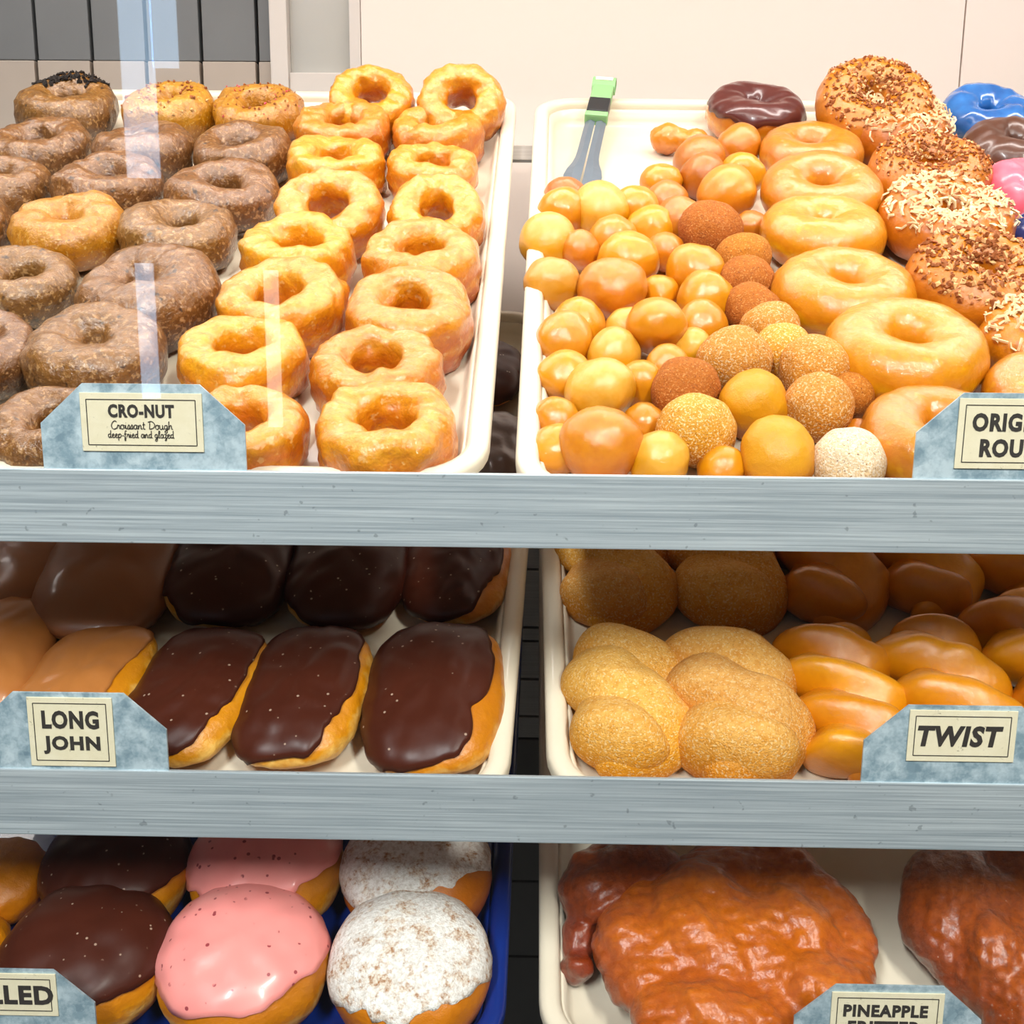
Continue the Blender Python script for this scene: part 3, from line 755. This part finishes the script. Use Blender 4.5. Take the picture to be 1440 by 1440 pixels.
for px, py, w, asp, m, rz, roll, lab in [
 (-18, 925, 165, 1.5, 'maple', .10, 0, 'maple-iced long john cut by the left frame edge, behind the long john sign'),
 (120, 965, 164, 1.5, 'maple', -.12, -.12, 'maple-iced long john with bare right side, standing behind the long john sign'),
 (276, 975, 172, 1.5, 'choc', -.14, -.12, 'chocolate long john next to the maple ones, right of the long john sign'),
 (430, 977, 178, 1.5, 'choc', -.05, -.16, 'chocolate long john with a wide bare right flank, middle of the front chocolate ones'),
 (612, 980, 194, 1.45, 'choc', -.04, -.10, 'widest chocolate long john with pale bubbles beside the front right tray rim'),
 (15, 795, 160, 1.5, 'maple_dark', 0, 0, 'brown-iced long john in shadow at the left frame edge, second row'),
 (158, 805, 180, 1.5, 'maple_dark', .05, .15, 'brown-iced long john with bare left side in shadow, second row'),
 (330, 795, 166, 1.5, 'choc', .0, .08, 'chocolate long john in shadow behind the leftmost front chocolate one'),
 (490, 798, 164, 1.5, 'choc', .0, 0, 'chocolate long john in shadow behind the bare-flanked front one'),
 (643, 800, 150, 1.5, 'choc', -.03, -.08, 'chocolate long john with ragged icing in shadow behind the widest one'),
 (670, 640, 140, 1.5, 'choc_plain', -.03, 0, 'dull chocolate long john seen through the slot between the top trays, front one'),
 (676, 525, 112, 1.4, 'choc', -.03, 0, 'rough chocolate long john seen through the slot between the top trays, rear one')]:
    bun_item(S2, 'long_john', lab, 'long john', G, px, py, w, asp, m, .42, .68, rz, edge=.02, rag=.08, roll=roll*.5, ez=.78, bias=(.75 if roll < 0 else -.4, -.3))

# ------------------------------------------------------------------ twists
def strand_mesh(L, amp, r, turns, phase, seed, flat=1.2, n=28, m=80):
    t = .5-.5*np.cos(np.linspace(0, math.pi, m)); nz = Noise(seed, 1/(r*1.6), 12)
    a = phase+turns*math.pi*t
    env = 1-.25*np.abs(2*t-1)**4
    C = np.stack([amp*np.cos(a)*env, (t-.5)*L, amp*.55*np.sin(a)*env], -1)
    q = np.abs(2*t-1); rr = r*np.sqrt(np.maximum(1-(np.maximum(q-(1-1.9*r/L), 0)/(1.9*r/L))**2, 0)); rr = np.maximum(rr, r*.04)
    ph = np.arange(n)*2*math.pi/n
    U = np.array([1., 0, 0]); Vv = np.array([0, 0, -1.])   # sections stay square to the rope, so tight turns never fold
    P = C[:, None]+rr[:, None, None]*(np.cos(ph)[None, :, None]*U+np.sin(ph)[None, :, None]*Vv)
    P += (P-C[:, None])*(.05*nz(P))[..., None]; P[..., 0] = C[:, None, 0]+(P[..., 0]-C[:, None, 0])*flat
    return mesh('strand', P.reshape(-1, 3), grid_faces(m, n, False, True)+[tuple(range(n)), tuple(range((m-1)*n, m*n))[::-1]])
def twist_item(S, label, px, py, wpx, lpx_aspect, mat, rz, phase=0.3, turns=2.6):
    seed = nxt(); w = FLOOR
    for _ in range(4):
        x, v, k = S.at(px, py, w); A = wpx/2*k/F; w = FLOOR+A*.52
    v = max(v, A*lpx_aspect*.95+.008)
    root = empty('twist_doughnut', S.mat(x, v, w, rz)); tag(root, label, 'twist', 'twists on the middle right tray')
    sug = mat == 'twist_sugar'; r = A*(.68 if sug else .57); amp = A*(.26 if sug else .38)
    for q in (0, 1):
        link('strand', strand_mesh(A*2*lpx_aspect, amp, r, turns, phase+q*math.pi, seed+q, 1.22 if sug else 1.15), MT[mat], root)
for px, py, w, asp, m, rz, ph, tu, lab in [
 (880, 985, 168, 1.50, 'twist_sugar', .05, 1.3, 2.5, 'sugared twist at the front beside the left tray rim'),
 (1030, 992, 184, 1.45, 'twist_sugar', .10, .8, 2.9, 'sugared twist second at the front, between a sugared and a glazed one'),
 (1184, 985, 165, 1.65, 'twist', .06, 1.5, 3.8, 'glazed twist with clear braid lobes just left of the twist sign'),
 (1335, 985, 175, 1.60, 'twist', .10, .3, 3.6, 'glazed twist standing behind the twist sign'),
 (1470, 935, 175, 1.50, 'twist', .25, .4, 3.2, 'glazed twist lying slanted at the right frame edge'),
 (866, 800, 152, 1.5, 'twist_sugar', .0, 1.4, 2.2, 'sugared twist in shadow in the second row at the left rim'),
 (1020, 800, 154, 1.5, 'twist_sugar', .05, 1.0, 2.2, 'sugared twist in shadow in the second row, beside the glazed ones'),
 (1162, 798, 152, 1.5, 'twist', .0, 1.3, 2.2, 'glazed twist in shadow behind the clearly braided one'),
 (1292, 795, 142, 1.5, 'twist', .05, .8, 2.6, 'shiny glazed twist in shadow behind the twist sign, second row'),
 (1420, 770, 150, 1.5, 'twist', .1, .5, 2.6, 'glazed twist in shadow at the right frame edge, second row')]:
    twist_item(S2, lab, px, py, w, asp, m, rz, ph, tu)

# ------------------------------------------------------------------ filled doughnuts
G = 'filled doughnuts on the blue tray'
for px, py, w, m, dough, edge, rag, rz, roll, tilt, lab in [
 (2, 1238, 136, None, 'bun_orange', 0, 0, 0, 0, 0, 'plain orange-brown filled doughnut at the left frame edge'),
 (-62, 1345, 150, None, 'bun', 0, 0, 0, 0, 0, 'plain filled doughnut sliver at the left frame edge above the bottom left sign'),
 (166, 1225, 206, 'choc', 'bun', .05, .08, .3, .02, 0, 'chocolate-iced filled doughnut in shadow under the rail, behind its twin'),
 (122, 1352, 236, 'choc', 'bun', .05, .08, .3, .02, 0, 'chocolate-iced filled doughnut at the front above the bottom left sign'),
 (374, 1222, 214, 'pink', 'bun', .12, .06, .4, 0, 0, 'pink-iced filled doughnut in shadow under the rail'),
 (342, 1362, 240, 'pink', 'bun', .06, .06, .5, .04, .05, 'pink-iced filled doughnut with red specks and a white glint at the front'),
 (586, 1228, 214, 'powder', 'bun_orange', .10, .10, .3, 0, 0, 'powdered-sugar filled doughnut in shadow under the rail'),
 (576, 1362, 230, 'powder', 'bun_orange', .06, .12, .2, 0, .08, 'powdered-sugar filled doughnut with patchy sugar at the front right')]:
    bun_item(S3, 'filled_doughnut', lab, 'doughnut', G, px, py, w, 1.0, m, .58, 1.0, rz, edge, rag, dough, roll=roll, tilt=tilt, ez=.74,
             bias=(.62, -1.2-rz), thick=.0008 if m == 'powder' else .0018, icename='sugar_coating' if m == 'powder' else 'icing')

# ------------------------------------------------------------------ fritters
def frit(px, py, w, rz): 
    x, v, k = S3.at(px, py, w); return S3.mat(x, v, w, rz), k/F
G = 'pineapple fritters on the bottom right tray'
mw_, u = frit(880, 1250, FLOOR+.028, 0)
o = lumps('pineapple_fritter', [(.0, .01, 0, 84*u, 62*u, .026), (-42*u, -10*u, .002, 52*u, 55*u, .022), (38*u, 10*u, .002, 50*u, 50*u, .022),
          (-62*u, -62*u, -.008, 24*u, 40*u, .012), (-67*u, -82*u, -.010, 20*u, 38*u, .011), (-72*u, -112*u, -.010, 23*u, 20*u, .013)], MT['fritter_dark'], mw_, .0020, 5, (.0018, 28), fine=(.0004, 95))
tag(o, 'smaller dark fritter with a knobbly arm, lying against the left tray rim', 'fritter', G)
mw_, u = frit(1030, 1335, FLOOR+.030, 0)
o = lumps('pineapple_fritter', [(0, 0, 0, 165*u, 150*u, .030), (-110*u, 10*u, -.002, 90*u, 120*u, .026), (100*u, 30*u, .002, 98*u, 130*u, .029), (30*u, 90*u, 0, 120*u, 100*u, .028),
          (-40*u, 20*u, .010, 95*u, 100*u, .026), (-20*u, -110*u, .002, 130*u, 80*u, .025), (110*u, -60*u, .006, 80*u, 70*u, .022), (70*u, -90*u, .014, 20*u, 22*u, .014),
          (-80*u, -160*u, 0, 80*u, 60*u, .022)], MT['fritter'], mw_, .0022, 5, (.0026, 22), fine=(.0005, 95))
tag(o, 'big glossy amber fritter with a lumpy top in the middle of the cream tray', 'fritter', G)
mw_, u = frit(1405, 1320, FLOOR+.030, 0)
o = lumps('pineapple_fritter', [(0, 20*u, 0, 125*u, 150*u, .032), (-40*u, 40*u, .004, 85*u, 120*u, .032), (30*u, -60*u, .004, 95*u, 100*u, .030), (60*u, 80*u, .006, 70*u, 80*u, .032),
          (-25*u, -40*u, .012, 55*u, 60*u, .028), (20*u, -130*u, -.003, 80*u, 80*u, .026)], MT['fritter_dark'], mw_, .0022, 5, (.0018, 22), fine=(.0004, 95))
tag(o, 'dark glossy fritter with deep folds cut by the right frame edge', 'fritter', G)

# ------------------------------------------------------------------ tongs
def tongs():
    xa, va, ka = S1.at(815, 262, FLOOR+.012); top = S1.at(852, 112, .0)
    A = S1.O+S1.ex*xa+S1.ev*va+S1.ew*(FLOOR+.012)
    r = M.T @ np.array([(851-720)/F, (115-720)/F, 1.0])
    # top end rests over the rear rim
    kk = (S1.O[1]+(TL-.005)*math.cos(S1.t))/r[1]
    B = EYE+r*kk
    ax = B-A; L = np.linalg.norm(ax); ax /= L
    nrm = np.cross(np.array([1., 0, 0]), ax); nrm /= np.linalg.norm(nrm); side = np.cross(ax, nrm)
    m = Matrix.Identity(4)
    for i in range(3): m[i][0] = side[i]; m[i][1] = ax[i]; m[i][2] = nrm[i]; m[i][3] = A[i]
    t = empty('serving_tongs', m); tag(t, 'steel serving tongs with green loop end resting over the rear tray rim', 'tongs')
    u = ka/F
    for s in (-1, 1):                      # channelled arms that widen to scalloped tips
        V = []; n = 15
        for i in range(n):
            q = i/(n-1); y = -.01+q*(L*.70+.01)
            w = (.0095+.0075*math.exp(-((y-.022)/.020)**2)) + (.0012*math.sin(y*520) if y < .034 else 0)
            xo = s*(.0005+.0007*(1-q)); z0 = -.004 if s < 0 else -.004
            V += [(xo, y, z0+.003), (xo+s*w*.5, y, z0+.0045), (xo+s*w, y, z0+.0015), (xo+s*w, y, z0), (xo+s*w*.5, y, z0+.003), (xo, y, z0+.0015)]
        link('arm', mesh('arm', V, grid_faces(n, 6, False, True, True)), MT['tong'], t, smooth=False)
    box('grip_band', -.0105, .0105, L*.64, L*.78, -.006, .006, MT['black'], t, .002)
    box('lower_band', -.0112, .0112, L*.60, L*.645, -.0055, .0055, MT['green'], t, .002)
    box('green_strap', -.0105, .0105, L*.781, L*.93, -.005, .005, MT['green'], t, .002)
    # loop
    V = []; n = 20
    for i in range(n):
        a = 2*math.pi*i/n
        for x_, rr in ((-.0115, 1), (.0115, 1), (.0115, .72), (-.0115, .72)):
            V.append((x_, L*.955+.011*rr*math.cos(a), .0075*rr*math.sin(a)))
    link('loop', mesh('loop', V, grid_faces(n, 4, True, True)), MT['green'], t, smooth=False)
    box('sticker', -.0085, .0085, L*.955-.003, L*.955+.003, .0073, .0079, MT['white'], t)
tongs()

# ------------------------------------------------------------------ signs
def text_mesh(s, w, h, bold=.012, shear=0):
    c = bpy.data.curves.new('t', 'FONT'); c.body = s; c.size = 1; c.offset = bold; c.shear = shear; c.space_character = 1.12; c.resolution_u = 3
    c.extrude = .012
    o = bpy.data.objects.new('t', c); COL.objects.link(o)
    dg = bpy.context.evaluated_depsgraph_get(); me = bpy.data.meshes.new_from_object(o.evaluated_get(dg))
    bpy.data.objects.remove(o)
    P = np.empty(len(me.vertices)*3); me.vertices.foreach_get('co', P); P = P.reshape(-1, 3)
    lo, hi = P.min(0), P.max(0)
    Q = np.empty_like(P); Q[:, 0] = (P[:, 0]-(lo[0]+hi[0])/2)/(hi[0]-lo[0])*w; Q[:, 2] = (P[:, 1]-(lo[1]+hi[1])/2)/(hi[1]-lo[1])*h
    Q[:, 1] = -P[:, 2]/.024*.0003
    me.vertices.foreach_set('co', Q.ravel()); me.update(); return me
# a small hand-drawn script alphabet: strokes on a 0..1 x-height, pen paths
SCR = {
 'C': (.95, [[(.95, 1.5), (.7, 1.75), (.3, 1.4), (.1, .7), (.3, .05), (.7, .05), (1, .3)]]),
 'D': (1.15, [[(.35, 1.6), (.25, .05)], [(.05, 1.5), (.6, 1.7), (1.1, 1.1), (.9, .3), (.25, .05)]]),
 'r': (.55, [[(0, .1), (.2, .9), (.25, .75), (.45, .8), (.42, .2), (.6, .05)]]),
 'o': (.7, [[(.5, .9), (.15, .8), (.08, .3), (.3, 0), (.55, .25), (.5, .85), (.75, .7)]]),
 'i': (.4, [[(0, .1), (.18, .9), (.18, .15), (.4, .1)], [(.2, 1.25), (.24, 1.32)]]),
 's': (.5, [[(0, .1), (.3, .95), (.42, .4), (.2, .02), (.05, .15)], [(.3, .05), (.5, .1)]]),
 'a': (.72, [[(.55, .85), (.2, .85), (.08, .3), (.28, 0), (.52, .35), (.55, .9)], [(.55, .9), (.55, .15), (.75, .1)]]),
 'n': (.75, [[(.05, .9), (.08, 0), (.2, .65), (.42, .9), (.5, .6), (.5, .12), (.75, .1)]]),
 't': (.45, [[(.2, 1.5), (.15, .15), (.42, .08)], [(0, .95), (.42, 1.0)]]),
 'u': (.72, [[(.05, .9), (.08, .2), (.3, 0), (.5, .35), (.52, .9)], [(.52, .9), (.54, .12), (.75, .1)]]),
 'g': (.7, [[(.5, .85), (.15, .8), (.08, .3), (.28, .05), (.5, .4), (.52, .9)], [(.52, .9), (.48, -.6), (.2, -.7), (.15, -.4), (.7, .15)]]),
 'h': (.72, [[(.12, 1.75), (.08, 0), (.2, .65), (.42, .9), (.5, .6), (.5, .12), (.72, .1)]]),
 'd': (.75, [[(.5, .85), (.15, .8), (.08, .3), (.28, 0), (.5, .35)], [(.58, 1.75), (.52, .15), (.75, .1)]]),
 'e': (.6, [[(.05, .4), (.42, .6), (.35, .92), (.1, .7), (.12, .15), (.35, 0), (.6, .2)]]),
 'p': (.7, [[(.1, .9), (.05, -.7)], [(.1, .6), (.4, .95), (.58, .5), (.35, .02), (.1, .15)]]),
 'f': (.5, [[(.5, 1.6), (.25, 1.6), (.18, .6), (.1, -.6), (.25, -.6), (.3, .1)], [(0, .85), (.48, .92)]]),
 'l': (.4, [[(.05, .2), (.35, 1.5), (.15, 1.6), (.14, .15), (.4, .1)]]),
 'z': (.6, [[(.05, .85), (.5, .85), (.12, .05), (.35, .1), (.4, -.5), (.15, -.55), (.6, .15)]]),
 '-': (.45, [[(.08, .45), (.38, .48)]]), ' ': (.4, [])}
def script_mesh(s, w, h, pen=.00022):
    x = 0; st = []
    for ch in s:
        adv, paths = SCR[ch]
        for p in paths: st.append([(x+a, b) for a, b in p])
        x += adv
    allp = [q for p in st for q in p]; x0 = min(q[0] for q in allp); x1 = max(q[0] for q in allp); y0, y1 = -.7, 1.75
    V, Fc = [], []
    for p in st:
        pts = [np.array([(a-x0)/(x1-x0)*w-w/2, (b-y0)/(y1-y0)*h-h/2]) for a, b in p]
        fine = []
        for i in range(len(pts)-1):        # Catmull-Rom
            P0, P1, P2, P3 = pts[max(i-1, 0)], pts[i], pts[i+1], pts[min(i+2, len(pts)-1)]
            for q in (0, .33, .66): fine.append(.5*(2*P1+(P2-P0)*q+(2*P0-5*P1+4*P2-P3)*q*q+(3*P1-P0-3*P2+P3)*q**3))
        fine.append(pts[-1])
        for i, q in enumerate(fine):
            d = fine[min(i+1, len(fine)-1)]-fine[max(i-1, 0)]; d = d/max(np.linalg.norm(d), 1e-9); nn = np.array([-d[1], d[0]])*pen
            k = len(V)
            V += [(q[0]+nn[0], -.0002, q[1]+nn[1]), (q[0]-nn[0], -.0002, q[1]-nn[1])]
            if i: Fc.append((k-2, k-1, k+1, k))
    return mesh('script', V, Fc)
def sign(S, px_c, label, card, lines, border=.0022):
    """plate 110 x 46 mm standing on the rail; card = (dx, z centre, width, height); lines = (text, dx, z, w, h, style)"""
    r = M.T @ np.array([(px_c[0]-720)/F, (px_c[1]-720)/F, 1.0]); x = r[0]*S.rail[1]/r[1]
    t = empty('name_sign', Matrix.Translation((x, S.rail[1]-.0015, S.rail[2]))); tag(t, label, 'sign', 'galvanised name signs on the rails')
    hw, hh, c1, c2 = .055, .046, .0235, .0215
    out = [(-hw, 0), (hw, 0), (hw, hh-c2), (hw-c1, hh), (-hw+c1, hh), (-hw, hh-c2)]
    V = [(a, y, b) for y in (-.0008, .0008) for a, b in out]; n = 6
    f = [tuple(range(n)), tuple(range(2*n-1, n-1, -1))]+[(i, i+n, (i+1) % n+n, (i+1) % n) for i in range(n)]
    link('plate', mesh('plate', V, f), MT['galv'], t, smooth=False)
    dx, zc, w, h = card
    cb = bmesh.new(); box_bm(cb, -w/2, w/2, -.0007, .0002, -h/2, h/2, .0003)
    cobj = bm_obj('label_card', cb, MT['card'], t); cobj.location = (dx, -.0011, zc)
    bw, bh, tk = w/2-border*1.6, h/2-border*1.6, .0002
    bm = bmesh.new()
    for a in ((-bw, bw, bh-tk, bh+tk), (-bw, bw, -bh-tk, -bh+tk), (-bw-tk, -bw+tk, -bh, bh), (bw-tk, bw+tk, -bh, bh)):
        box_bm(bm, a[0], a[1], -.0010, -.0006, a[2], a[3])
    bm_obj('border_line', bm, MT['ink'], cobj)
    for s, lx, lz, lw, lh, style in lines:
        me = script_mesh(s, lw, lh) if style == 'script' else text_mesh(s, lw, lh, .042, .14 if style == 'slant' else 0)
        o = link('lettering', me, MT['ink'], cobj, smooth=False); o.location = (lx, -.0009, lz)
    return t
sign(S1, (206, 658), 'galvanised sign reading CRO-NUT on the top rail', (0, .0255, .0655, .0315),
     [('CRO-NUT', 0, .0062, .0355, .0072, 'bold'), ('Croissant Dough', .0002, -.0022, .033, .0062, 'script'), ('deep-fried and glazed', -.0005, -.0070, .0355, .0055, 'script')])
sign(S1, (1427, 672), 'galvanised sign reading ORIGINAL ROUND on the top rail', (-.003, .0245, .062, .0375),
     [('ORIGINAL', .002, .0062, .0510, .0098, 'bold'), ('ROUND', .0015, -.0075, .0400, .0098, 'bold')])
sign(S2, (105, 1081), 'galvanised sign reading LONG JOHN on the middle rail', (0.001, .0228, .0485, .0415),
     [('LONG', 0, .0075, .0325, .0110, 'bold'), ('JOHN', 0, -.0078, .0325, .0110, 'bold')])
sign(S2, (1346, 1098), 'galvanised sign reading TWIST on the middle rail', (-.001, .0285, .0600, .0305),
     [('TWIST', -.0012, 0, .0475, .0125, 'slant')])
sign(S3, (12, 1462), 'galvanised sign ending in LLED at the left of the bottom shelf', (0.0012, .0300, .0640, .0280),
     [('FILLED', .0039, 0, .0520, .0125, 'bold')])
sign(S3, (1242, 1484), 'galvanised sign reading PINEAPPLE FRITTER on the bottom shelf', (-.001, .0210, .0660, .0420),
     [('PINEAPPLE', -.001, .0092, .0495, .0080, 'bold'), ('FRITTER', -.001, -.0016, .0430, .0080, 'bold')])

# ------------------------------------------------------------------ case glass and the shop behind the viewer (seen only mirrored)
gl = box('window_2', -1.0, 1.0, .515, .520, H-.62, H+.498, MT['glass'])
tag(gl, 'clear glass pane across the front of the doughnut case', kind='structure')
top = struct('case_shade_roof', -1.1, 1.4, .50, 1.42, H+.50, H+.52, MT['frame'])  # unseen roof, added to shade the wall from the ceiling panels
sw = struct('wall_shop', -4, 4, -3.6, -3.5, 0, 3.2, MT['shopwall'])
ceil = struct('ceiling', -4, 4, -3.6, 1.5, 3.2, 3.25, MT['frame'])
def mirror_at(px, py, y):
    r = M.T @ np.array([(px-720)/F, (py-720)/F, 1.0]); k = (2*.515-y)/r[1]; return r[0]*k, H+r[2]*k
def lit(px0, px1, py0, py1, mat, name):
    x0, z0 = mirror_at(px0, py1, -3.49); x1, z1 = mirror_at(px1, py0, -3.49)
    b = box(name, x0, x1, -3.499, -3.47, z0, z1, MT[mat])
    tag(b, kind='structure'); return b
lit(181, 203, -160, 250, 'daylight', 'window_3')
lit(218, 238, -160, 95, 'daylight', 'window_4')
lit(379, 390, 380, 600, 'lamp', 'light_strip_1')  # glowing strip, unseen except as a white streak in the glass
lit(202, 214, 370, 560, 'daylight', 'light_strip_2')  # glowing strip behind the viewer for the lower bluish streak
